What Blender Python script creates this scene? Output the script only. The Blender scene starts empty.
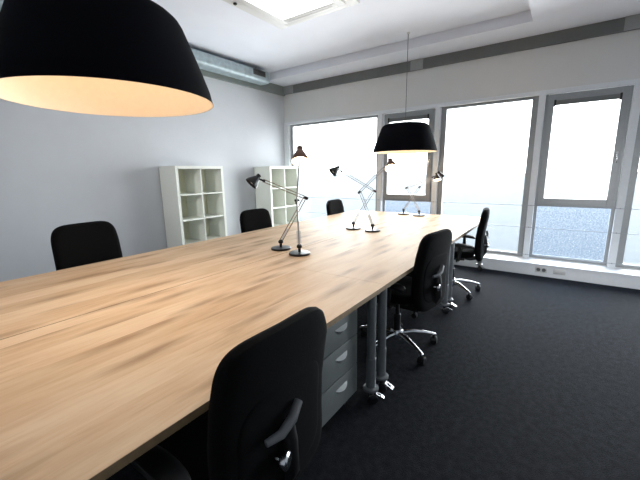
import bpy, bmesh, math, random
from mathutils import Vector, Matrix
random.seed(7)
SC = bpy.context.scene
COL = SC.collection
PI = math.pi
R = math.radians

# ------------------------------------------------------------------ objects
def tag(o, label=None, cat=None, group=None, kind=None):
    if label: o['label'] = label
    if cat: o['category'] = cat
    if group: o['group'] = group
    if kind: o['kind'] = kind
    return o

def thing(name, label, cat, loc=(0, 0, 0), rz=0, group=None):
    o = bpy.data.objects.new(name, None)
    o.empty_display_size = .1
    COL.objects.link(o)
    o.location = loc
    o.rotation_euler = (0, 0, rz)
    return tag(o, label, cat, group)

def obj(name, bm, m, parent=None, smooth=True, label=None):
    me = bpy.data.meshes.new(name)
    bmesh.ops.recalc_face_normals(bm, faces=bm.faces[:])
    bm.to_mesh(me)
    bm.free()
    if smooth:
        try:
            me.set_sharp_from_angle(angle=R(38))
        except Exception:
            pass
        for p in me.polygons:
            p.use_smooth = True
    me.materials.append(m)
    o = bpy.data.objects.new(name, me)
    COL.objects.link(o)
    if parent: o.parent = parent
    if label: o['label'] = label
    return o

def struct(name, bm, m, parent=None, smooth=False):
    o = obj(name, bm, m, parent, smooth)
    if parent is None: o['kind'] = 'structure'
    return o

def dup(root, loc, rz=None, label=None, group=None):
    r = root.copy(); COL.objects.link(r)
    r.location = loc
    if rz is not None: r.rotation_euler = (0, 0, rz)
    if label: r['label'] = label
    if group: r['group'] = group
    for ch in list(root.children):
        c = ch.copy(); COL.objects.link(c); c.parent = r
        for g in list(ch.children):
            d = g.copy(); COL.objects.link(d); d.parent = c
    return r

# ------------------------------------------------------------------ shapes
def nb(): return bmesh.new()

def box(bm, x0, x1, y0, y1, z0, z1, bev=0, seg=2):
    ret = bmesh.ops.create_cube(bm, size=1)
    vs = ret['verts']
    for v in vs:
        v.co = Vector((x0 + (v.co.x + .5) * (x1 - x0), y0 + (v.co.y + .5) * (y1 - y0), z0 + (v.co.z + .5) * (z1 - z0)))
    if bev:
        es = list({e for v in vs for e in v.link_edges})
        bmesh.ops.bevel(bm, geom=es, offset=bev, segments=seg, affect='EDGES', profile=.5)
    return bm

def frame_of(d):
    d = Vector(d).normalized()
    a = Vector((0, 0, 1)) if abs(d.z) < .9 else Vector((1, 0, 0))
    u = d.cross(a).normalized()
    return u, d.cross(u).normalized()

def tube(bm, pts, rad, seg=12, caps=True):
    pts = [Vector(p) for p in pts]
    n = len(pts)
    rads = rad if isinstance(rad, (list, tuple)) else [rad] * n
    rings = []
    u = None
    for i, p in enumerate(pts):
        d = (pts[min(i + 1, n - 1)] - pts[max(i - 1, 0)]).normalized()
        if u is None:
            u, w = frame_of(d)
        else:
            u = (u - d * u.dot(d)).normalized()
            w = d.cross(u).normalized()
        rings.append([bm.verts.new(p + (u * math.cos(2 * PI * k / seg) + w * math.sin(2 * PI * k / seg)) * rads[i]) for k in range(seg)])
    for a, b in zip(rings, rings[1:]):
        for k in range(seg):
            bm.faces.new((a[k], a[(k + 1) % seg], b[(k + 1) % seg], b[k]))
    if caps:
        bm.faces.new(rings[0][::-1]); bm.faces.new(rings[-1])
    return bm

def lathe(bm, prof, origin=(0, 0, 0), axis=(0, 0, 1), seg=48):
    """prof: list of (radius, height along the axis)"""
    o = Vector(origin); d = Vector(axis).normalized()
    u, w = frame_of(d)
    prev = None
    for r, h in prof:
        if r < 1e-6:
            ring = [bm.verts.new(o + d * h)]
        else:
            ring = [bm.verts.new(o + d * h + (u * math.cos(2 * PI * k / seg) + w * math.sin(2 * PI * k / seg)) * r) for k in range(seg)]
        if prev is not None:
            a, b = prev, ring
            for k in range(seg):
                k2 = (k + 1) % seg
                if len(a) == 1 and len(b) > 1: bm.faces.new((a[0], b[k2], b[k]))
                elif len(b) == 1 and len(a) > 1: bm.faces.new((a[k], a[k2], b[0]))
                elif len(a) > 1: bm.faces.new((a[k], a[k2], b[k2], b[k]))
        prev = ring
    return bm

def cushion(bm, wid, hgt, thick, fn, nu=18, nv=18, corner=3.2):
    """rounded slab; (u,v) in -1..1; fn(x, y, t) -> Vector, t the offset through the thickness"""
    N = 64
    def outl(k, s):
        a = 2 * PI * k / N
        c, q = math.cos(a), math.sin(a)
        return (math.copysign(abs(c) ** (2 / corner), c) * wid / 2 * s, math.copysign(abs(q) ** (2 / corner), q) * hgt / 2 * s)
    edge = thick * .5
    smax = 1
    rows = []
    ss = [(0, 1), (.35, 1), (.65, .98), (.85, .93), (.94, .8), (.985, .5), (1, 0)]
    for s, t in ss: rows.append((s, t * thick / 2))
    for s, t in ss[-2::-1]: rows.append((s, -t * thick / 2))
    prev = None
    for s, t in rows:
        if s == 0: ring = [bm.verts.new(fn(0, 0, t))]
        else: ring = [bm.verts.new(fn(*outl(k, s), t)) for k in range(N)]
        if prev is not None:
            a, b = prev, ring
            for k in range(N):
                k2 = (k + 1) % N
                if len(a) == 1: bm.faces.new((a[0], b[k], b[k2]))
                elif len(b) == 1: bm.faces.new((a[k], b[0], a[k2]))
                else: bm.faces.new((a[k], b[k], b[k2], a[k2]))
        prev = ring
    return bm

# ------------------------------------------------------------------ materials
def new_mat(name):
    m = bpy.data.materials.new(name); m.use_nodes = True
    nt = m.node_tree
    return m, nt, nt.nodes['Principled BSDF']

def lin(c):
    return tuple(((v / 255) / 12.92 if v / 255 <= .04045 else ((v / 255 + .055) / 1.055) ** 2.4) for v in c) + (1,)

def mat(name, rgb, rough=.5, metal=0, noise=.06, scale=30, bump=0, spec=.5, emit=None, estr=0):
    m, nt, b = new_mat(name)
    c = lin(rgb)
    tc = nt.nodes.new('ShaderNodeTexCoord')
    n = nt.nodes.new('ShaderNodeTexNoise'); n.inputs['Scale'].default_value = scale; n.inputs['Detail'].default_value = 4
    nt.links.new(tc.outputs['Object'], n.inputs['Vector'])
    r = nt.nodes.new('ShaderNodeValToRGB')
    r.color_ramp.elements[0].position = .3; r.color_ramp.elements[1].position = .7
    r.color_ramp.elements[0].color = tuple(v * (1 - noise) for v in c[:3]) + (1,)
    r.color_ramp.elements[1].color = tuple(min(1, v * (1 + noise)) for v in c[:3]) + (1,)
    nt.links.new(n.outputs['Fac'], r.inputs['Fac'])
    nt.links.new(r.outputs['Color'], b.inputs['Base Color'])
    b.inputs['Roughness'].default_value = rough
    b.inputs['Metallic'].default_value = metal
    b.inputs['Specular IOR Level'].default_value = spec
    if bump:
        bp = nt.nodes.new('ShaderNodeBump'); bp.inputs['Strength'].default_value = bump; bp.inputs['Distance'].default_value = .004
        nt.links.new(n.outputs['Fac'], bp.inputs['Height']); nt.links.new(bp.outputs['Normal'], b.inputs['Normal'])
    if emit:
        b.inputs['Emission Color'].default_value = lin(emit); b.inputs['Emission Strength'].default_value = estr
    return m

def carpet_mat():
    m, nt, b = new_mat('charcoal_carpet')
    tc = nt.nodes.new('ShaderNodeTexCoord')
    n = nt.nodes.new('ShaderNodeTexNoise'); n.inputs['Scale'].default_value = 160; n.inputs['Detail'].default_value = 6
    n2 = nt.nodes.new('ShaderNodeTexNoise'); n2.inputs['Scale'].default_value = 28; n2.inputs['Detail'].default_value = 5
    nt.links.new(tc.outputs['Object'], n.inputs['Vector']); nt.links.new(tc.outputs['Object'], n2.inputs['Vector'])
    mx = nt.nodes.new('ShaderNodeMath'); mx.operation = 'MULTIPLY'
    nt.links.new(n.outputs['Fac'], mx.inputs[0]); nt.links.new(n2.outputs['Fac'], mx.inputs[1])
    r = nt.nodes.new('ShaderNodeValToRGB')
    r.color_ramp.elements[0].position = .12; r.color_ramp.elements[1].position = .42
    r.color_ramp.elements[0].color = (.006, .0065, .008, 1); r.color_ramp.elements[1].color = (.025, .0265, .032, 1)
    nt.links.new(mx.outputs[0], r.inputs['Fac']); nt.links.new(r.outputs['Color'], b.inputs['Base Color'])
    b.inputs['Roughness'].default_value = .85; b.inputs['Specular IOR Level'].default_value = .06
    b.inputs['Sheen Weight'].default_value = .22; b.inputs['Sheen Tint'].default_value = (.45, .62, 1, 1); b.inputs['Sheen Roughness'].default_value = .16
    bp = nt.nodes.new('ShaderNodeBump'); bp.inputs['Strength'].default_value = .6; bp.inputs['Distance'].default_value = .006
    nt.links.new(n.outputs['Fac'], bp.inputs['Height']); nt.links.new(bp.outputs['Normal'], b.inputs['Normal'])
    return m

def oak_mat():
    m, nt, b = new_mat('oiled_oak')
    L = nt.links.new
    N = nt.nodes.new
    geo = N('ShaderNodeNewGeometry')
    sep = N('ShaderNodeSeparateXYZ'); L(geo.outputs['Position'], sep.inputs[0])
    def math_(op, a, bb):
        q = N('ShaderNodeMath'); q.operation = op
        for i, v in enumerate((a, bb)):
            if isinstance(v, (int, float)): q.inputs[i].default_value = v
            elif v is not None: L(v, q.inputs[i])
        return q.outputs[0]
    rnd = 3.37
    stave = math_('FLOOR', math_('ADD', math_('MULTIPLY', sep.outputs['Y'], 1 / .145), rnd), 0)
    wn = N('ShaderNodeTexWhiteNoise'); wn.noise_dimensions = '1D'; L(stave, wn.inputs['W'])
    off = math_('MULTIPLY', wn.outputs['Value'], 11.0)
    cmb = N('ShaderNodeCombineXYZ')
    L(math_('ADD', math_('MULTIPLY', sep.outputs['X'], 1.0), off), cmb.inputs['X'])
    L(math_('MULTIPLY', sep.outputs['Y'], 1.0), cmb.inputs['Y']); L(math_('ADD', sep.outputs['Z'], rnd), cmb.inputs['Z'])
    def noise(sx, sy, scale, detail, dist=0, rough=.55):
        mp = N('ShaderNodeMapping'); mp.inputs['Scale'].default_value = (sx, sy, 1); L(cmb.outputs[0], mp.inputs['Vector'])
        t = N('ShaderNodeTexNoise'); t.inputs['Scale'].default_value = scale; t.inputs['Detail'].default_value = detail
        t.inputs['Distortion'].default_value = dist; t.inputs['Roughness'].default_value = rough
        L(mp.outputs[0], t.inputs['Vector']); return t.outputs['Fac']
    grain = noise(1, 11, 5.5, 8, .6)
    fine = noise(1, 26, 22, 4)
    broad = noise(1, 4.2, 1.7, 4, .5)
    r = N('ShaderNodeValToRGB')
    e = r.color_ramp.elements
    e[0].position = .20; e[0].color = lin((184, 149, 115))
    e[1].position = .62; e[1].color = lin((234, 208, 177))
    k = e.new(.46); k.color = lin((223, 191, 157))
    mixv = math_('ADD', math_('MULTIPLY', grain, .36), math_('ADD', math_('MULTIPLY', broad, .50), math_('MULTIPLY', fine, .14)))
    L(mixv, r.inputs['Fac'])
    # stave tone
    tone = N('ShaderNodeMixRGB'); tone.blend_type = 'MULTIPLY'; tone.inputs['Fac'].default_value = 1
    tr = N('ShaderNodeValToRGB'); tr.color_ramp.elements[0].color = (.86, .82, .77, 1); tr.color_ramp.elements[1].color = (1.0, 1.0, 1.0, 1)
    L(wn.outputs['Value'], tr.inputs['Fac'])
    L(r.outputs['Color'], tone.inputs['Color1']); L(tr.outputs['Color'], tone.inputs['Color2'])
    # long heart-wood knots
    mp = N('ShaderNodeMapping'); mp.inputs['Scale'].default_value = (1.25, 6.2, 1); L(cmb.outputs[0], mp.inputs['Vector'])
    vo = N('ShaderNodeTexVoronoi'); vo.voronoi_dimensions = '2D'; vo.inputs['Scale'].default_value = 1.05; vo.inputs['Randomness'].default_value = 1
    wob = N('ShaderNodeMixRGB'); wob.blend_type = 'ADD'; wob.inputs['Fac'].default_value = .22
    nz = N('ShaderNodeTexNoise'); nz.inputs['Scale'].default_value = 5; L(mp.outputs[0], nz.inputs['Vector'])
    L(mp.outputs[0], wob.inputs['Color1']); L(nz.outputs['Color'], wob.inputs['Color2'])
    L(wob.outputs[0], vo.inputs['Vector'])
    kr = N('ShaderNodeValToRGB'); kr.color_ramp.elements[0].position = .03; kr.color_ramp.elements[0].color = (.78, .78, .78, 1)
    kr.color_ramp.elements[1].position = .30; kr.color_ramp.elements[1].color = (0, 0, 0, 1)
    L(vo.outputs['Distance'], kr.inputs['Fac'])
    kf = math_('MULTIPLY', kr.outputs['Color'], math_('ADD', math_('MULTIPLY', fine, .9), .25))
    kn = N('ShaderNodeMixRGB'); kn.inputs['Color2'].default_value = lin((128, 88, 58))
    L(kf, kn.inputs['Fac']); L(tone.outputs[0], kn.inputs['Color1'])
    L(kn.outputs[0], b.inputs['Base Color'])
    b.inputs['Roughness'].default_value = .5; b.inputs['Specular IOR Level'].default_value = .14
    bp = N('ShaderNodeBump'); bp.inputs['Strength'].default_value = .08; bp.inputs['Distance'].default_value = .002
    L(fine, bp.inputs['Height']); L(bp.outputs['Normal'], b.inputs['Normal'])
    return m

def glass_mat(name, frosted=False):
    m, nt, b = new_mat(name)
    L = nt.links.new; N = nt.nodes.new
    out = nt.nodes['Material Output']
    tr = N('ShaderNodeBsdfTransparent'); gl = N('ShaderNodeBsdfGlossy'); gl.inputs['Roughness'].default_value = .02
    mix = N('ShaderNodeMixShader')
    fr = N('ShaderNodeFresnel'); fr.inputs['IOR'].default_value = 1.3
    L(fr.outputs[0], mix.inputs[0]); L(tr.outputs[0], mix.inputs[1]); L(gl.outputs[0], mix.inputs[2])
    tr.inputs['Color'].default_value = (.97, .985, .985, 1)
    if frosted:
        tc = N('ShaderNodeTexCoord')
        n = N('ShaderNodeTexNoise'); n.inputs['Scale'].default_value = 55; n.inputs['Detail'].default_value = 5; n.inputs['Roughness'].default_value = .7
        L(tc.outputs['Object'], n.inputs['Vector'])
        r = N('ShaderNodeValToRGB'); r.color_ramp.elements[0].position = .38; r.color_ramp.elements[1].position = .62
        r.color_ramp.elements[0].color = (.68, .75, .84, 1); r.color_ramp.elements[1].color = (.93, .96, .99, 1)
        L(n.outputs['Fac'], r.inputs['Fac']); L(r.outputs['Color'], tr.inputs['Color'])
    L(mix.outputs[0], out.inputs['Surface'])
    return m

M = dict(
    wall=mat('white_wall_paint', (206, 209, 213), .8, noise=.015, scale=6),
    ceil=mat('white_ceiling_paint', (238, 241, 249), .85, noise=.012, scale=5),
    fascia=mat('white_fascia_board', (222, 222, 220), .7, noise=.012, scale=5),
    trim=mat('white_trim_paint', (228, 232, 235), .45, noise=.02),
    beam=mat('grey_green_steel_paint', (132, 140, 136), .55, noise=.05, scale=8),
    beamd=mat('dark_grey_steel_paint', (112, 114, 113), .55, noise=.05, scale=8),
    plate=mat('grey_steel_plate', (158, 161, 161), .55, noise=.04),
    alu=mat('grey_window_frame', (148, 151, 152), .4, .25, noise=.03),
    galv=mat('galvanised_steel', (168, 182, 186), .55, .4, noise=.16, scale=14),
    carpet=carpet_mat(), oak=oak_mat(),
    oakedge_shade=mat('shaded_oak_edge', (130, 107, 78), .6, noise=.15, scale=40),  # oak darkened so the desk sides carry their shade in the colour
    black=mat('black_plastic', (12, 12, 13), .5, noise=.1),
    fabric=mat('black_woven_fabric', (9, 9, 10), .95, noise=.25, scale=220, bump=.25, spec=.12),
    shade=mat('black_lamp_shade_fabric', (8, 8.5, 14), .9, noise=.15, scale=160, bump=.1, spec=.08),
    lining=mat('warm_white_shade_lining', (250, 236, 214), .9, noise=.02, emit=(255, 222, 188), estr=.07),
    diffuser=mat('lit_shade_diffuser', (250, 226, 190), .9, noise=.01, emit=(255, 212, 164), estr=.62),
    chrome=mat('polished_aluminium', (205, 207, 210), .22, 1, noise=.03),
    grey=mat('grey_plastic', (92, 94, 96), .45, noise=.05),
    leg=mat('grey_painted_steel_tube', (120, 124, 126), .4, .35, noise=.05),
    ped=mat('grey_sheet_steel', (108, 113, 112), .5, .1, noise=.03),
    pedlight=mat('light_grey_grip', (155, 159, 159), .45, noise=.03),
    book=mat('white_laminate', (232, 234, 226), .5, noise=.015),
    bookin=mat('cream_laminate', (226, 226, 200), .55, noise=.02),
    lampblk=mat('black_enamel', (22, 21, 22), .3, .2, noise=.08),
    lampcop=mat('bronze_enamel', (96, 62, 44), .35, .5, noise=.08),
    rod=mat('bronze_steel_rod', (150, 130, 112), .35, .8, noise=.05),
    rodsil=mat('brushed_steel_rod', (176, 176, 178), .35, .8, noise=.05),
    bulb=mat('lit_bulb', (255, 240, 215), .4, noise=.01, emit=(255, 226, 186), estr=3),
    inlamp=mat('lit_reflector', (250, 244, 234), .5, noise=.01, emit=(255, 236, 205), estr=.7),
    cable=mat('steel_wire', (150, 156, 162), .4, .6, noise=.05),
    vent=mat('dark_slot', (26, 27, 28), .6, noise=.1),
    cass=mat('white_unit_plastic', (226, 226, 224), .5, noise=.015),
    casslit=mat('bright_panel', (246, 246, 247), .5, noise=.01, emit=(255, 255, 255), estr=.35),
    socket=mat('pale_grey_socket', (205, 207, 206), .4, noise=.03),
    glass=glass_mat('clear_glass'), frost=glass_mat('grainy_glass', True),
)

def ground_mat():
    m, nt, b = new_mat('pale_blue_wet_ground')
    N = nt.nodes.new; L = nt.links.new
    tc = N('ShaderNodeTexCoord')
    n = N('ShaderNodeTexNoise'); n.inputs['Scale'].default_value = 1.2; n.inputs['Detail'].default_value = 7
    L(tc.outputs['Object'], n.inputs['Vector'])
    r = N('ShaderNodeValToRGB'); r.color_ramp.elements[0].position = .3; r.color_ramp.elements[1].position = .7
    r.color_ramp.elements[0].color = (.026, .037, .050, 1); r.color_ramp.elements[1].color = (.036, .049, .060, 1)
    L(n.outputs['Fac'], r.inputs['Fac']); L(r.outputs[0], b.inputs['Base Color'])
    b.inputs['Roughness'].default_value = .6; b.inputs['Specular IOR Level'].default_value = .25
    return m
M['ground'] = ground_mat()

# ------------------------------------------------------------------ room
XW, YL, YR, XB = 5.40, 4.617, -4.1, -2.6
ZC, ZS = 3.12, 3.00            # recessed ceiling, lower soffit
Z1, Z2 = 2.857, 2.337          # top and bottom of the board above the windows
struct('floor', box(nb(), XB, XW, YR, YL, -.1, 0), M['carpet'])
struct('wall_left', box(nb(), XB, XW + .2, YL, YL + .15, 0, 3.35), M['wall'])
struct('wall_right', box(nb(), XB, XW + .2, YR - .15, YR, 0, 3.35), M['wall'])
struct('wall_back', box(nb(), XB - .15, XB, YR, YL, 0, 3.35), M['wall'])
bm = nb()
box(bm, XB, XW + .2, YR, YL, ZC, ZC + .2)
box(bm, 4.84, XW + .2, YR, YL, ZS, ZC + .01)
box(bm, XB, 4.84, YR, .45, ZS, ZC + .01)
struct('ceiling', bm, M['ceil'])
bm = nb()
box(bm, XW - .02, XW + .18, YR, YL, Z2, 3.1)
box(bm, XW, XW + .18, YR, YL, 0, .17)
struct('wall_front', bm, M['fascia'])
# steel beams
struct('trim_1', box(nb(), XB, XW - .02, YL - .045, YL, Z1 - .02, ZC), M['beam'])
struct('trim_2', box(nb(), XW - .05, XW - .02, YR, YL - .045, Z1, ZS), M['beamd'])
for i, (y0, y1) in enumerate([(4.572, 4.345), (2.05, 1.86), (-.39, -.58)]):
    struct('trim_%d' % (3 + i), box(nb(), XW - .062, XW - .05, y1, y0, Z1, ZS), M['plate'])
struct('trim_6', box(nb(), XW - .035, XW + .06, YR, YL, 2.292, Z2 + .004, .004), M['trim'])

# window posts (white) and windows
posts = [(4.617, 4.50), (2.58, 2.50), (1.647, 1.573), (.348, .277), (-.56, -.635), (-1.86, -1.93), (-2.83, -2.90), (-4.02, -4.1)]
for i, (a, b_) in enumerate(posts):
    struct('trim_%d' % (7 + i), box(nb(), XW - .045, XW + .08, b_, a, .165, 2.292, .004), M['trim'])

def rect_frame(bm, y0, y1, z0, z1, t, x0, x1, tt=None, tb=None):
    tt = t if tt is None else tt; tb = t if tb is None else tb
    box(bm, x0, x1, y0, y0 + t, z0, z1, .003, 1); box(bm, x0, x1, y1 - t, y1, z0, z1, .003, 1)
    box(bm, x0, x1, y0 + t, y1 - t, z1 - tt, z1, .003, 1); box(bm, x0, x1, y0 + t, y1 - t, z0, z0 + tb, .003, 1)
    return bm

for i in range(7):
    y1, y0 = posts[i][1], posts[i + 1][0]
    root = bpy.data.objects.new('window_%d' % (i + 1), None); COL.objects.link(root)
    root['kind'] = 'structure'
    if i in (0, 2, 4, 6):
        obj('window_frame', rect_frame(nb(), y0, y1, .165, 2.292, .072 if i else .05, XW + .02, XW + .062, .035, .05), M['alu'], root)
        obj('pane', box(nb(), XW + .052, XW + .058, y0 + .05, y1 - .05, .2, 2.27), M['glass'], root, False)
    else:
        bm = nb()
        rect_frame(bm, y0, y1, .165, 2.292, .035, XW + .046, XW + .062, .03, .05)
        box(bm, XW + .0, XW + .07, y0 + .03, y1 - .03, .885, .93, .003, 1)
        obj('window_frame', bm, M['alu'], root)
        sash = obj('sash', rect_frame(nb(), y0 + .03, y1 - .03, .925, 2.268, .068, XW - .03, XW + .04), M['alu'], root)
        bm = nb()
        box(bm, XW - .04, XW + .0, y0 + .105, y1 - .105, 2.148, 2.205, .006)
        v = obj('vent_slot', bm, M['beamd'], root)
        for yy in (y0 + .095, y1 - .118):
            obj('end_cap', box(nb(), XW - .045, XW + .0, yy, yy + .022, 2.14, 2.212, .004), M['vent'], v)
        obj('pane', box(nb(), XW + .03, XW + .036, y0 + .09, y1 - .09, .985, 2.21), M['glass'], root, False)
        obj('pane', box(nb(), XW + .055, XW + .060, y0 + .03, y1 - .03, .2, .9), M['frost'], root, False, label='grainy textured lower glass')
        bm = nb()
        box(bm, XW - .045, XW - .028, y0 + .052, y0 + .078, 1.47, 1.56, .004)
        box(bm, XW - .06, XW - .045, y0 + .056, y0 + .072, 1.43, 1.54, .004)
        obj('handle', bm, M['chrome'], root)

# low boxed ledge along the windows, with sockets
bm = nb()
box(bm, 5.12, XW, YR, YL, 0, .15, .006)
box(bm, 5.10, XW, YR, YL, .15, .166, .004)
struct('baseboard_front', bm, M['trim'])
struct('baseboard_left', box(nb(), XB, 5.12, YL - .012, YL, 0, .07, .003), M['trim'])
for k, (yc, lab) in enumerate([(.11, 'double power socket on the white ledge below the windows, nearer the desk'),
                               (-.085, 'blank pale plate on the white ledge, right of the double power socket')]):
    t = thing('wall_socket', lab, 'socket', (5.12, yc, .09), 0, 'sockets on the window ledge')
    obj('plate', box(nb(), -.010, 0, -.065, .065, -.034, .034, .004), M['socket'], t)
    if k == 0:
        for s in (-.03, .03):
            obj('outlet', lathe(nb(), [(0, .001), (.019, .001), (.021, .0035), (.023, .0035), (.023, 0)], (-.010, s, 0), (-1, 0, 0), 20), M['grey'], t)
    else:
        obj('cover', box(nb(), -.013, -.010, -.05, .05, -.022, .022, .002), M['socket'], t)

for z, lab in ((.895, 'highest thin steel wire strung across the windows'), (.60, 'middle thin steel wire strung across the windows'),
               (.222, 'lowest thin steel wire strung across the windows')):
    bm = tube(nb(), [(5.345, YR + .01, z), (5.345, YL - .01, z)], .0032, 6)
    for a, b_ in posts[1:-1]:
        tube(bm, [(5.345, (a + b_) / 2, z), (5.357, (a + b_) / 2, z)], .007, 8)
    tag(obj('safety_wire', bm, M['cable']), lab, 'wire', 'safety wires in front of the windows')

# duct
t = thing('air_duct', 'galvanised metal air duct under the ceiling along the left wall', 'duct', (0, 0, 0))
prof = []
y0, y1, z0, z1, rr = 4.28, 4.54, 2.885, 3.065, .05
for cy, cz, a0 in ((y1 - rr, z0 + rr, -90), (y1 - rr, z1 - rr, 0), (y0 + rr, z1 - rr, 90), (y0 + rr, z0 + rr, 180)):
    for k in range(7):
        a = R(a0 + 15 * k); prof.append((cy + rr * math.cos(a), cz + rr * math.sin(a)))
def duct_seg(bm, x0, x1, grow=0):
    n = len(prof); cy, cz = (y0 + y1) / 2, (z0 + z1) / 2
    P = [(cy + (p[0] - cy) * (1 + grow), cz + (p[1] - cz) * (1 + grow)) for p in prof]
    A = [bm.verts.new((x0, *p)) for p in P]; B = [bm.verts.new((x1, *p)) for p in P]
    for k in range(n): bm.faces.new((A[k], A[(k + 1) % n], B[(k + 1) % n], B[k]))
    bm.faces.new(A[::-1]); bm.faces.new(B)
    return bm
obj('duct_body', duct_seg(nb(), XB + .01, 4.62), M['galv'], t)
for x in (-.9, .35, 1.6, 2.85, 4.1):
    obj('joint_band', duct_seg(nb(), x - .015, x + .015, .03), M['galv'], t)
obj('end_cap', duct_seg(nb(), 4.60, 4.64, .04), M['galv'], t)
bm = box(nb(), 4.26, 4.54, y0 - .006, y0 + .002, 2.955, 3.045, .002)
g = obj('vent_grille', bm, M['beamd'], t)
bm = nb()
for k in range(6): box(bm, 4.275, 4.525, y0 - .011, y0 - .005, 2.963 + k * .013, 2.968 + k * .013)
obj('louvre', bm, M['vent'], g)
for x in (-.5, 2.2, 4.45):
    obj('hanger', tube(nb(), [(x, 4.41, z1 - .002), (x, 4.41, ZC - .001)], .006, 8), M['galv'], t)

# ceiling cassette
cx0, cx1, cy0, cy1 = 2.42, 3.51, 1.92, 3.01
t = thing('ceiling_unit', 'square white air unit with stepped frame and bright centre set in the ceiling', 'ceiling unit', ((cx0 + cx1) / 2, (cy0 + cy1) / 2, ZC))
h = (cx1 - cx0) / 2
def sq_ring(bm, o, i, z0, z1):
    box(bm, -o, o, -o, -i, z0, z1, .004); box(bm, -o, o, i, o, z0, z1, .004)
    box(bm, -o, -i, -i, i, z0, z1, .004); box(bm, i, o, -i, i, z0, z1, .004)
    return bm
obj('outer_frame', sq_ring(nb(), h, h - .11, -.018, -.001), M['cass'], t)
obj('inner_frame', sq_ring(nb(), h - .11, h - .2, -.034, -.001), M['cass'], t)
for k in range(4):
    a = k * PI / 2
    bm = box(nb(), -.3, .3, -.02, .02, -.0365, -.034, .001)
    bmesh.ops.transform(bm, matrix=Matrix.Rotation(a, 4, 'Z') @ Matrix.Translation((0, h - .135, .0)), verts=bm.verts)
    obj('air_flap', bm, M['cass'], t)
obj('centre_panel', box(nb(), -h + .2, h - .2, -h + .2, h - .2, -.03, -.001, .004), M['casslit'], t)
obj('sensor', lathe(nb(), [(.020, 0), (.020, -.010), (.013, -.016), (0, -.016)], (-.24, h - .06, -.017), (0, 0, 1), 20), M['vent'], t)

# ------------------------------------------------------------------ desks
DZ, DT = .74, .028
joints = [.09, 1.74, 3.32, 5.03]
rows = [(.771, 1.7845), (1.7905, 2.804)]
deskwords = [['long oak desk nearest the camera in the right row', 'middle oak desk of the right row, beside the second chair', 'oak desk at the window end of the right row'],
             ['oak desk nearest the camera in the left row', 'middle oak desk of the left row, in front of the nearer bookcase', 'oak desk at the window end of the left row']]
desk0 = None
for ri, (ya, yb) in enumerate(rows):
    for di in range(3):
        xa, xb = joints[di] + .0003, joints[di + 1] - .0003
        L_, W_ = xb - xa, yb - ya
        t = thing('desk', deskwords[ri][di], 'desk', ((xa + xb) / 2, (ya + yb) / 2, 0), 0, 'oak desks pushed together')
        top = obj('desktop', box(nb(), -L_ / 2, L_ / 2, -W_ / 2, W_ / 2, DZ - DT, DZ, .0012, 1), M['oak'], t)
        top.data.materials.append(M['oakedge_shade'])
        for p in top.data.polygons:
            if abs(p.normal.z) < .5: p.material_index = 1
        bm = nb()
        for s in (-1, 1):
            box(bm, -L_ / 2 + .08, L_ / 2 - .08, s * (W_ / 2 - .10) - .012, s * (W_ / 2 - .10) + .012, DZ - DT - .03, DZ - DT - .001)
            box(bm, s * (L_ / 2 - .07) - .02, s * (L_ / 2 - .07) + .02, -W_ / 2 + .1, W_ / 2 - .1, DZ - DT - .03, DZ - DT - .001)
        obj('under_frame', bm, M['black'], t)
        for sx in (-1, 1):
            for sy in (-1, 1):
                lx, ly = sx * (L_ / 2 - .072), sy * (W_ / 2 - .05)
                bm = nb()
                lathe(bm, [(0, DZ - DT - .001), (.045, DZ - DT - .001), (.045, DZ - DT - .008), (.0255, DZ - DT - .012), (.0255, .30), (.0265, .30), (.0285, .298), (.0285, .112), (.047, .106), (.047, .094), (.012, .092), (.012, .075), (0, .075)], (lx, ly, 0), (0, 0, 1), 24)
                lg = obj('leg', bm, M['leg'], t)
                a = R(-70) + (.25 * sx) if (sy < 0) == (ri == 0) else R(-90 if ri else -90)
                if ri == 1: a = -a if sy > 0 else R(90)
                if ri == 0 and sy > 0: a = R(-90)
                ox, oy = lx + .012 * math.cos(a), ly + .012 * math.sin(a)
                d = Vector((math.cos(a), math.sin(a), 0)); n = Vector((-d.y, d.x, 0))
                bm = nb()
                for s in (-1, 1):
                    c = Vector((ox, oy, .031)) + n * s * .014
                    lathe(bm, [(0, -.009), (.026, -.009), (.030, -.006), (.030, .006), (.026, .009), (0, .009)], c, n, 20)
                tube(bm, [Vector((ox, oy, .031)) - n * .015, Vector((ox, oy, .031)) + n * .015], .007, 8)
                tube(bm, [Vector((lx, ly, .08)), Vector((ox, oy, .031))], [.018, .010], 10)
                cs = obj('caster', bm, M['black'], lg)
                bm = nb()
                f = Vector((ox, oy, 0)) + d * .018
                q = [(-.018, 0, .066), (.018, 0, .066), (.018, .052, .038), (-.018, .052, .038)]
                def P(u, v, z): return f + n * u + d * v + Vector((0, 0, z))
                vs = [P(*p) for p in q]
                ins = [P(-.008, .013, .059), P(.008, .013, .059), P(.008, .036, .047), P(-.008, .036, .047)]
                T = [bm.verts.new(v) for v in vs]; I = [bm.verts.new(v) for v in ins]
                Bo = [bm.verts.new(v - Vector((0, 0, .006))) for v in vs]; Ib = [bm.verts.new(v - Vector((0, 0, .006))) for v in ins]
                for k in range(4):
                    k2 = (k + 1) % 4
                    bm.faces.new((T[k], T[k2], I[k2], I[k])); bm.faces.new((Bo[k2], Bo[k], Ib[k], Ib[k2]))
                    bm.faces.new((T[k2], T[k], Bo[k], Bo[k2])); bm.faces.new((I[k], I[k2], Ib[k2], Ib[k]))
                obj('brake_lever', bm, M['chrome'], lg, False)

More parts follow.
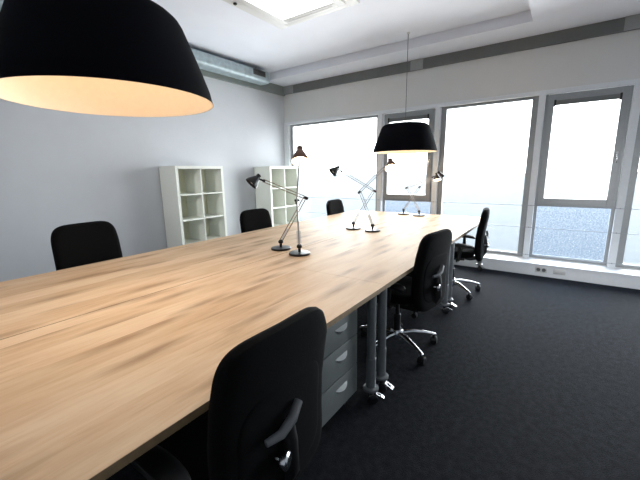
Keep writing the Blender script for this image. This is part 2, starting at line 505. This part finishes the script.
# ------------------------------------------------------------------ pedestals
def pedestal(x0, y0, lab, first=None):
    if first:
        return dup(first, (x0 + .2, y0 + .29, 0), 0, lab)
    t = thing('drawer_pedestal', lab, 'drawer unit', (x0 + .2, y0 + .29, 0), 0, 'grey drawer units under the desks')
    w, d = .2, .29
    obj('cabinet', box(nb(), -w, w, -d + .018, d, .085, .665, .004), M['black'], t)
    zs = [(.09, .272), (.276, .458), (.462, .625)]
    for za, zb in zs:
        dr = obj('drawer', box(nb(), -w + .003, w - .003, -d, -d + .018, za, zb, .003), M['ped'], t)
        bm = nb()
        zc = zb - .075
        N = 12
        A, B, Cc = [], [], []
        for k in range(N + 1):
            u = -1 + 2 * k / N
            x = .02 + u * .06
            A.append(bm.verts.new((x, -d - .001, zc + .026)))
            B.append(bm.verts.new((x, -d - .020 * (1 - u * u) - .001, zc + .020 - .012 * (1 - u * u))))
            Cc.append(bm.verts.new((x, -d - .001, zc + .022 - .040 * (1 - u * u))))
        for k in range(N):
            bm.faces.new((A[k], A[k + 1], B[k + 1], B[k])); bm.faces.new((B[k], B[k + 1], Cc[k + 1], Cc[k]))
        obj('grip', bm, M['pedlight'], dr, label='light curved grip')
    obj('pencil_tray', box(nb(), -w + .003, w - .003, -d, -d + .018, .629, .662, .003), M['ped'], t)
    for sx in (-1, 1):
        for sy in (-1, 1):
            bm = nb()
            for s in (-1, 1):
                lathe(bm, [(0, -.007), (.024, -.007), (.026, 0), (.024, .007), (0, .007)], (sx * .15 + s * .012, sy * .22, .026), (1, 0, 0), 16)
            tube(bm, [(sx * .15, sy * .22, .026), (sx * .15, sy * .22, .086)], .011, 8)
            obj('caster', bm, M['black'], t)
    return t
ped = pedestal(1.215, .885, 'grey drawer unit under the desk just beyond the nearest chair')
pedestal(2.94, .955, 'shadowed drawer unit under the desk behind the second right chair', ped)
pedestal(4.36, 1.25, 'shadowed drawer unit under the window end desk, behind the farthest right chair', ped)

# ------------------------------------------------------------------ office chairs
HEIGHT_PARTS = ('seat', 'backrest', 'back_bar', 'armrest', 'mechanism', 'lever', 'knob')
def make_chair(lab, group):
    t = thing('office_chair', lab, 'chair', (0, 0, 0), 0, group)
    # seat: local front is +Y
    def sf(x, y, tt):
        return Vector((x, y + .01, .475 + tt + .012 * (abs(x) / .24) ** 2 - (.02 * max(0, (y - .12) / .12) ** 2)))
    obj('seat', cushion(nb(), .49, .47, .075, sf, corner=4), M['fabric'], t)
    def bf(x, z, tt):
        v = (z + .28) / .56          # 0 bottom .. 1 top
        y = -.284 - .018 * v + .022 * math.sin(PI * min(1, v * 1.25)) - .012 * max(0, v - .75) * 2
        y += .018 * (x / .23) ** 2
        k = .94 + .06 * math.sin(PI * min(1, .25 + v * .6))
        return Vector((x * k, y - tt, .69 + z))
    b = obj('backrest', cushion(nb(), .46, .56, .072, bf, corner=5.6), M['fabric'], t)
    # hard shell on the rear of the backrest
    def rf(x, z, tt):
        p = bf(x, z - .05, 0); return Vector((p.x, p.y - .033 - tt, p.z))
    obj('rear_shell', cushion(nb(), .36, .34, .012, rf, corner=4), M['fabric'], b)
    bm = nb()
    pts = [(0, -.05, .415), (0, -.18, .405), (0, -.285, .43), (0, -.318, .50), (0, -.318, .60), (0, -.31, .68)]
    tube(bm, pts, [.022, .024, .026, .026, .024, .018], 12)
    obj('back_bar', bm, M['black'], t)
    bm = nb()
    tube(bm, [(-.105, -.325, .668), (-.06, -.338, .670), (-.01, -.338, .688), (.033, -.328, .716)], [.010, .014, .015, .013], 10)
    obj('adjuster', bm, M['grey'], b, label='grey curved adjuster bar')
    obj('mechanism', box(nb(), -.10, .10, -.13, .12, .395, .437, .012), M['black'], t)
    for s in (-1, 1):
        bm = nb()
        tube(bm, [(s * .14, -.06, .425), (s * .25, -.07, .425), (s * .285, -.08, .45), (s * .285, -.09, .52), (s * .28, -.09, .59)], [.016, .018, .019, .019, .016], 10)
        a = obj('armrest', bm, M['black'], t)
        def af(x, y, tt): return Vector((s * .275 + x, -.085 + y, .605 + tt - .015 * (y / .12) ** 2))
        obj('arm_pad', cushion(nb(), .075, .25, .03, af, corner=3), M['black'], a)
    bm = nb()
    tube(bm, [(.10, .06, .415), (.26, .06, .41)], .006, 8); tube(bm, [(.24, .06, .411), (.30, .06, .408)], .010, 8)
    obj('lever', bm, M['black'], t)
    bm = lathe(nb(), [(0, -.012), (.022, -.012), (.026, -.006), (.026, .008), (.02, .013), (0, .013)], (-.05, -.340, .58), (.35, -.94, 0), 18)
    tube(bm, [(-.055, -.312, .58), (-.05, -.340, .58)], .008, 8)
    obj('knob', bm, M['chrome'], t, label='silver tilt knob')
    bm = nb()
    lathe(bm, [(0, .06), (.028, .06), (.028, .27), (.024, .275), (.016, .275), (.016, .40), (0, .40)], (0, 0, 0), (0, 0, 1), 20)
    obj('gas_column', bm, M['black'], t)
    obj('hub', lathe(nb(), [(0, .075), (.04, .075), (.052, .09), (.052, .135), (.042, .15), (.03, .152)], (0, 0, 0), (0, 0, 1), 24), M['chrome'], t)
    for k in range(5):
        a = R(-60 - 72 * k)
        d = Vector((math.cos(a), math.sin(a), 0)); n = Vector((-d.y, d.x, 0))
        bm = nb()
        rings = []
        for r_, z_, w_, h_ in ((.035, .118, .026, .020), (.12, .122, .022, .017), (.22, .108, .018, .013), (.305, .088, .015, .011), (.322, .082, .010, .007)):
            ring = []
            for j in range(10):
                q = 2 * PI * j / 10
                ring.append(bm.verts.new(d * r_ + n * w_ * math.cos(q) + Vector((0, 0, z_ + h_ * math.sin(q)))))
            rings.append(ring)
        for A, B in zip(rings, rings[1:]):
            for j in range(10): bm.faces.new((A[j], A[(j + 1) % 10], B[(j + 1) % 10], B[j]))
        bm.faces.new(rings[0][::-1]); bm.faces.new(rings[-1])
        lg = obj('leg', bm, M['chrome'], t)
        c = d * .305; q = a + 1.1 + k * .9
        e = Vector((math.cos(q), math.sin(q), 0)); f = Vector((-e.y, e.x, 0))
        bm = nb()
        for s in (-1, 1):
            lathe(bm, [(0, -.009), (.024, -.009), (.029, -.005), (.029, .005), (.024, .009), (0, .009)], c + e * .014 + f * s * .016 + Vector((0, 0, .029)), f, 20)
        lathe(bm, [(.022, -.012), (.031, -.012), (.031, .012), (.022, .012)], c + e * .014 + Vector((0, 0, .031)), f, 20)
        tube(bm, [c + Vector((0, 0, .05)), c + Vector((0, 0, .086))], .010, 8)
        obj('caster', bm, M['black'], lg)
    return t

def place_chair(t, loc, rz, dz, lab=None, group=None, first=False, spin=0):
    if not first: t = dup(t, loc, rz, lab, group)
    else: t.location = loc; t.rotation_euler = (0, 0, rz)
    for c in t.children:
        if c.name.split('.')[0] in HEIGHT_PARTS: c.location.z = dz
        elif c.name.split('.')[0] == 'leg': c.rotation_euler.z = spin
    return t
GR, GL = 'black office chairs along the right side of the desks', 'black office chairs along the left side of the desks'
c0 = make_chair('black office chair nearest the camera, its back toward us, lower right', GR)
spots = [((2.405, .962, 0), R(-8), .0, 'black office chair second from camera on the right, between table leg pairs', GR),
         ((3.95, .935, 0), R(8), 0.0, 'black office chair at the far right, by the windows', GR),
         ((1.07, 2.66, 0), PI + R(2), .06, 'black office chair at far left, alone against the white wall', GL),
         ((2.80, 2.63, 0), PI - R(3), -.005, 'black office chair in front of the farther bookcase, left of the desk lamps', GL),
         ((4.54, 2.62, 0), PI + R(1), -.02, 'black office chair on the left side nearest the windows', GL)]
for loc, rz, dz, lab, g in spots: place_chair(c0, loc, rz, dz, lab, g, spin=(R(17) if 2.4 < loc[0] < 2.5 else R(-6)))
place_chair(c0, (.660, .905, 0), R(0), .0, first=True)

# ------------------------------------------------------------------ bookcases
def bookcase(x0, lab, first=None):
    yF = 4.215
    if first: return dup(first, (x0, yF, 0), 0, lab)
    t = thing('bookcase', lab, 'bookcase', (x0, yF, 0), 0, 'white cube bookcases against the left wall')
    W, H, D, T, S = .79, 1.49, .385, .04, .018
    obj('side_panel', box(nb(), 0, T, 0, D, 0, H, .0015, 1), M['book'], t)
    obj('side_panel', box(nb(), W - T, W, 0, D, 0, H, .0015, 1), M['book'], t)
    obj('top_panel', box(nb(), T, W - T, 0, D, H - T, H, .0015, 1), M['book'], t)
    obj('bottom_panel', box(nb(), T, W - T, 0, D, 0, T, .0015, 1), M['book'], t)
    obj('divider', box(nb(), W / 2 - S / 2, W / 2 + S / 2, .002, D, T, H - T, .001, 1), M['book'], t)
    for k in range(1, 4):
        z = T + (H - 2 * T) * k / 4
        for xa, xb in ((T, W / 2 - S / 2), (W / 2 + S / 2, W - T)):
            obj('shelf', box(nb(), xa, xb, .002, D, z - S / 2, z + S / 2, .001, 1), M['book'], t)
    obj('back_panel', box(nb(), T, W - T, D, D + .008, T, H - T), M['bookin'], t)
    return t
bc = bookcase(2.665, 'white cube bookcase standing clear on the left wall, nearer the camera')
bookcase(4.475, 'white cube bookcase partly behind a desk lamp in the corner by the windows', bc)

# ------------------------------------------------------------------ pendants
def make_pendant(x, y, z, top_z, lab, energy, beam):
    t = thing('pendant_lamp', lab, 'pendant lamp', (x, y, z), 0, 'large black pendant lamps over the desks')
    Rb, Rt, H = .43, .30, .365
    out = [(Rb, 0), (Rb - .004, .012)]
    n = 8
    for k in range(1, n + 1):
        v = k / n
        out.append((Rb + (Rt + .02 - Rb) * v ** 1.1, .012 + (H - .06) * v))
    out += [(Rt + .008, H - .028), (Rt - .012, H - .010), (Rt - .045, H), (.03, H + .004), (0, H + .004)]
    obj('lamp_shade', lathe(nb(), out, (0, 0, 0), (0, 0, 1), 72), M['shade'], t)
    inn = [(Rb - .001, .0), (Rb - .006, .001), (Rb - .009, .012), (Rt + .01, H - .05), (Rt - .02, H - .015), (0, H - .012)]
    obj('shade_lining', lathe(nb(), inn, (0, 0, 0), (0, 0, 1), 72), M['lining'], t)
    obj('bulb', lathe(nb(), [(0, .10), (.03, .108), (.047, .135), (.05, .16), (.04, .19), (.02, .215), (.017, .25), (0, .25)], (0, 0, 0), (0, 0, 1), 24), M['bulb'], t)
    obj('bulb_holder', lathe(nb(), [(.022, .245), (.024, .25), (.024, .33), (.012, .352), (0, .352)], (0, 0, 0), (0, 0, 1), 20), M['cass'], t)
    c = obj('cord', tube(nb(), [(0, 0, H), (0, 0, top_z - z - .01)], .004, 8), M['grey'], t)
    obj('ceiling_rose', lathe(nb(), [(.006, -.020), (.016, -.018), (.022, -.008), (.022, -.001), (0, -.001)], (0, 0, top_z - z), (0, 0, 1), 24), M['cass'], c)
    ld = bpy.data.lights.new('pendant_glow', 'POINT'); ld.energy = energy; ld.color = (1, .80, .62); ld.shadow_soft_size = .06
    lo = bpy.data.objects.new('pendant_glow', ld); COL.objects.link(lo); lo.location = (x, y, z + .05)
    ld = bpy.data.lights.new('pendant_beam', 'SPOT'); ld.energy = beam; ld.color = (1, .84, .64); ld.shadow_soft_size = .12; ld.spot_size = R(135); ld.spot_blend = .6
    lo = bpy.data.objects.new('pendant_beam', ld); COL.objects.link(lo); lo.location = (x, y, z + .02)
make_pendant(.80, 1.69, 1.705, ZC, 'huge black drum pendant lamp at upper left, nearest the camera', .5, 10)
make_pendant(4.615, 1.815, 1.628, ZC, 'smaller looking black pendant lamp hanging far away before the windows', .8, 2)

# ------------------------------------------------------------------ desk lamps
def rods(bm, a, b, gap, r, side):
    a, b = Vector(a), Vector(b)
    for s in (-1, 1): tube(bm, [a + side * gap * s, b + side * gap * s], r, 6)
    return bm
def desk_lamp(base, elbow, joint, aim, lab, bronze, lit, rodm, hs=.82):
    t = thing('desk_lamp', lab, 'desk lamp', base, 0, 'jointed desk lamps in pairs along the desks')
    b0 = Vector(base)
    E_, J = Vector(elbow) - b0, Vector(joint) - b0
    hm = M['lampcop'] if bronze else M['lampblk']
    obj('lamp_base', lathe(nb(), [(0, 0), (.083, 0), (.085, .003), (.085, .012), (.081, .017), (.02, .021), (0, .021)], (0, 0, 0), (0, 0, 1), 40), M['lampblk'], t)
    bm = lathe(nb(), [(.011, .02), (.011, .05), (.02, .054), (.022, .07), (.012, .082), (0, .084)], (0, 0, 0), (0, 0, 1), 18)
    obj('pivot', bm, M['lampblk'], t)
    p0 = Vector((0, 0, .07))
    d1 = (E_ - p0).normalized(); d2 = (J - E_).normalized()
    hz = Vector((d1.x, d1.y, 0))
    if hz.length < .05: hz = Vector((d2.x, d2.y, 0))
    if hz.length < .05: hz = Vector((1, 0, 0))
    nrm = hz.normalized().cross(Vector((0, 0, 1)))            # normal of the plane the arms fold in
    s1 = d1.cross(nrm).normalized(); s2 = d2.cross(nrm).normalized()
    la = obj('lower_arm', rods(nb(), p0, E_, 0.011, .0042, s1), rodm, t)
    # springs by the foot of the lower arm
    bm = nb()
    for s in (-1, 1):
        o = nrm * .012 * s
        pts = []
        for k in range(61):
            v = k / 60; q = 2 * PI * 10 * v
            pts.append(p0 + d1 * (.02 + .10 * v) + o + (s1 * math.cos(q) + nrm * math.sin(q)) * .006)
        tube(bm, pts, .0014, 4)
    obj('spring', bm, M['rodsil'], la)
    bm = tube(nb(), [E_ - nrm * .018, E_ + nrm * .018], .009, 12)
    tube(bm, [E_ - d2 * .028, E_ + d2 * .008], .010, 8)
    obj('elbow_joint', bm, M['lampblk'], t)
    obj('upper_arm', rods(nb(), E_ - d2 * .02, J, 0.010, .0042, s2), rodm, t)
    A = Vector(aim).normalized()
    neck = J + d2 * .035
    bm = tube(nb(), [J - d2 * .02, neck], .008, 10)
    tube(bm, [J - nrm * .02, J + nrm * .02], .008, 10)
    obj('head_joint', bm, M['lampblk'], t)
    top = neck + d2 * .018 - A * .035
    prof = [(r_ * hs, h_ * hs) for r_, h_ in [(0, 0), (.018, .0), (.023, .004), (.023, .032), (.029, .04), (.036, .052), (.060, .098), (.068, .128), (.066, .128), (.056, .098), (.032, .055), (.018, .042), (0, .042)]]
    sh = obj('lamp_shade', lathe(nb(), prof, top, A, 32), hm, t)
    if lit:
        obj('reflector', lathe(nb(), [(r_ * hs, h_ * hs) for r_, h_ in [(.064, .126), (.055, .099), (.031, .057), (0, .05)]], top, A, 32), M['inlamp'], sh)
        obj('bulb', lathe(nb(), [(r_ * hs, h_ * hs) for r_, h_ in [(0, .045), (.014, .05), (.024, .08), (.026, .098), (.018, .114), (0, .12)]], top, A, 20), M['bulb'], sh)
        ld = bpy.data.lights.new('desk_lamp_glow', 'SPOT'); ld.energy = .3; ld.color = (1, .84, .62); ld.spot_size = R(110); ld.shadow_soft_size = .03
        lo = bpy.data.objects.new('desk_lamp_glow', ld); COL.objects.link(lo)
        lo.location = b0 + top + A * .14 * hs
        lo.rotation_euler = A.to_track_quat('-Z', 'Y').to_euler()
    else:
        obj('bulb', lathe(nb(), [(r_ * hs, h_ * hs) for r_, h_ in [(0, .045), (.014, .05), (.024, .08), (.026, .098), (.018, .114), (0, .12)]], top, A, 20), M['cass'], sh)
    return t

BZ = DZ + .0005
desk_lamp((2.118, 1.904, BZ), (2.262, 1.744, 1.173), (2.035, 1.997, 1.32), (-.62, .30, -.62),
          'black desk lamp stretching left, its head beside the farther bookcase', False, False, M['rod'])
desk_lamp((2.056, 1.654, BZ), (2.085, 1.69, 1.165), (2.06, 1.632, 1.485), (-.40, -.31, -.86),
          'upright desk lamp with a lit bronze head, nearest of the lamps', True, True, M['rodsil'], 1.0)
desk_lamp((3.337, 1.889, BZ), (3.448, 1.694, 1.169), (3.268, 2.01, 1.387), (-.60, .40, -.62),
          'desk lamp with a dark head turned left, over the chair nearest the windows', False, False, M['rodsil'])
desk_lamp((3.304, 1.634, BZ), (3.243, 1.758, 1.168), (3.36, 1.51, 1.435), (-.55, -.36, -.75),
          'desk lamp whose glowing head faces us just under the far pendant lamp', True, True, M['rodsil'], 1.0)
desk_lamp((4.855, 1.894, BZ), (4.935, 1.688, 1.148), (5.06, 1.50, 1.30), (.05, -.5, -.85),
          'left lamp of the farthest pair, its head hidden behind the other', False, False, M['rodsil'])
desk_lamp((4.777, 1.632, BZ), (4.719, 1.802, 1.142), (4.831, 1.475, 1.286), (-.30, -.22, -.9),
          'right lamp of the farthest pair, black head reaching right with a warm glow', False, True, M['rodsil'])

# ------------------------------------------------------------------ outside
bm = nb()
box(bm, XW + 2, 400, -300, 300, -3.2, -3.0)
struct('outdoor_ground', bm, M['ground'])

w = bpy.data.worlds.new('overcast'); SC.world = w; w.use_nodes = True
bg = w.node_tree.nodes['Background']
bg.inputs['Color'].default_value = (.93, .97, 1.0, 1); bg.inputs['Strength'].default_value = 3.6

# ------------------------------------------------------------------ added fill lights, out of view
def area(name, loc, rot, sx, sy, e, col=(1, 1, 1), spread=PI):
    ld = bpy.data.lights.new(name, 'AREA'); ld.shape = 'RECTANGLE'; ld.size = sx; ld.size_y = sy; ld.energy = e; ld.color = col; ld.spread = spread
    lo = bpy.data.objects.new(name, ld); COL.objects.link(lo); lo.location = loc; lo.rotation_euler = rot
# fill lamps without fixtures, each aimed at a part to brighten
def aimed(name, loc, to, size, e, spread, col=(1, 1, 1)):
    area(name, loc, (Vector(to) - Vector(loc)).to_track_quat('-Z', 'Y').to_euler(), size, size, e, col, R(spread))
aimed('bookcase_fill', (-1.6, 2.3, 2.6), (3.0, 4.2, 1.1), .4, 1.7, 45, (1, .98, .95))  # added lamp, no fixture there; lifts the bookcase sides
aimed('low_fill', (-1.8, -.9, 1.4), (5.2, -.4, .0), .5, 2.6, 36, (.97, .98, 1))  # added to brighten the white window ledge
area('window_fill', (6.4, .9, .95), (R(90 + 18), 0, R(90)), 7.4, 1.9, 230, (.96, .98, 1))  # added lamp outside the windows, tilted up to brighten the ceiling

# ------------------------------------------------------------------ camera
f, pitch, roll, yaw, ch = 340.1, R(-11.346), R(-.929), R(35.24), 1.3821
fwd = Vector((math.cos(pitch) * math.cos(yaw), math.cos(pitch) * math.sin(yaw), math.sin(pitch)))
r_ = Vector((math.sin(yaw), -math.cos(yaw), 0)); u_ = r_.cross(fwd)
r2 = r_ * math.cos(roll) + u_ * math.sin(roll); u2 = u_ * math.cos(roll) - r_ * math.sin(roll)
cd = bpy.data.cameras.new('camera'); cam = bpy.data.objects.new('camera', cd); COL.objects.link(cam)
cd.sensor_width = 36; cd.lens = f / 640 * 36; cd.clip_start = .02; cd.clip_end = 1000
mw = Matrix((r2, u2, -fwd)).transposed().to_4x4(); mw.translation = (0, 0, ch)
cam.matrix_world = mw
SC.camera = cam
SC.view_settings.view_transform = 'Standard'
SC.view_settings.look = 'None'
SC.view_settings.exposure = 1.18
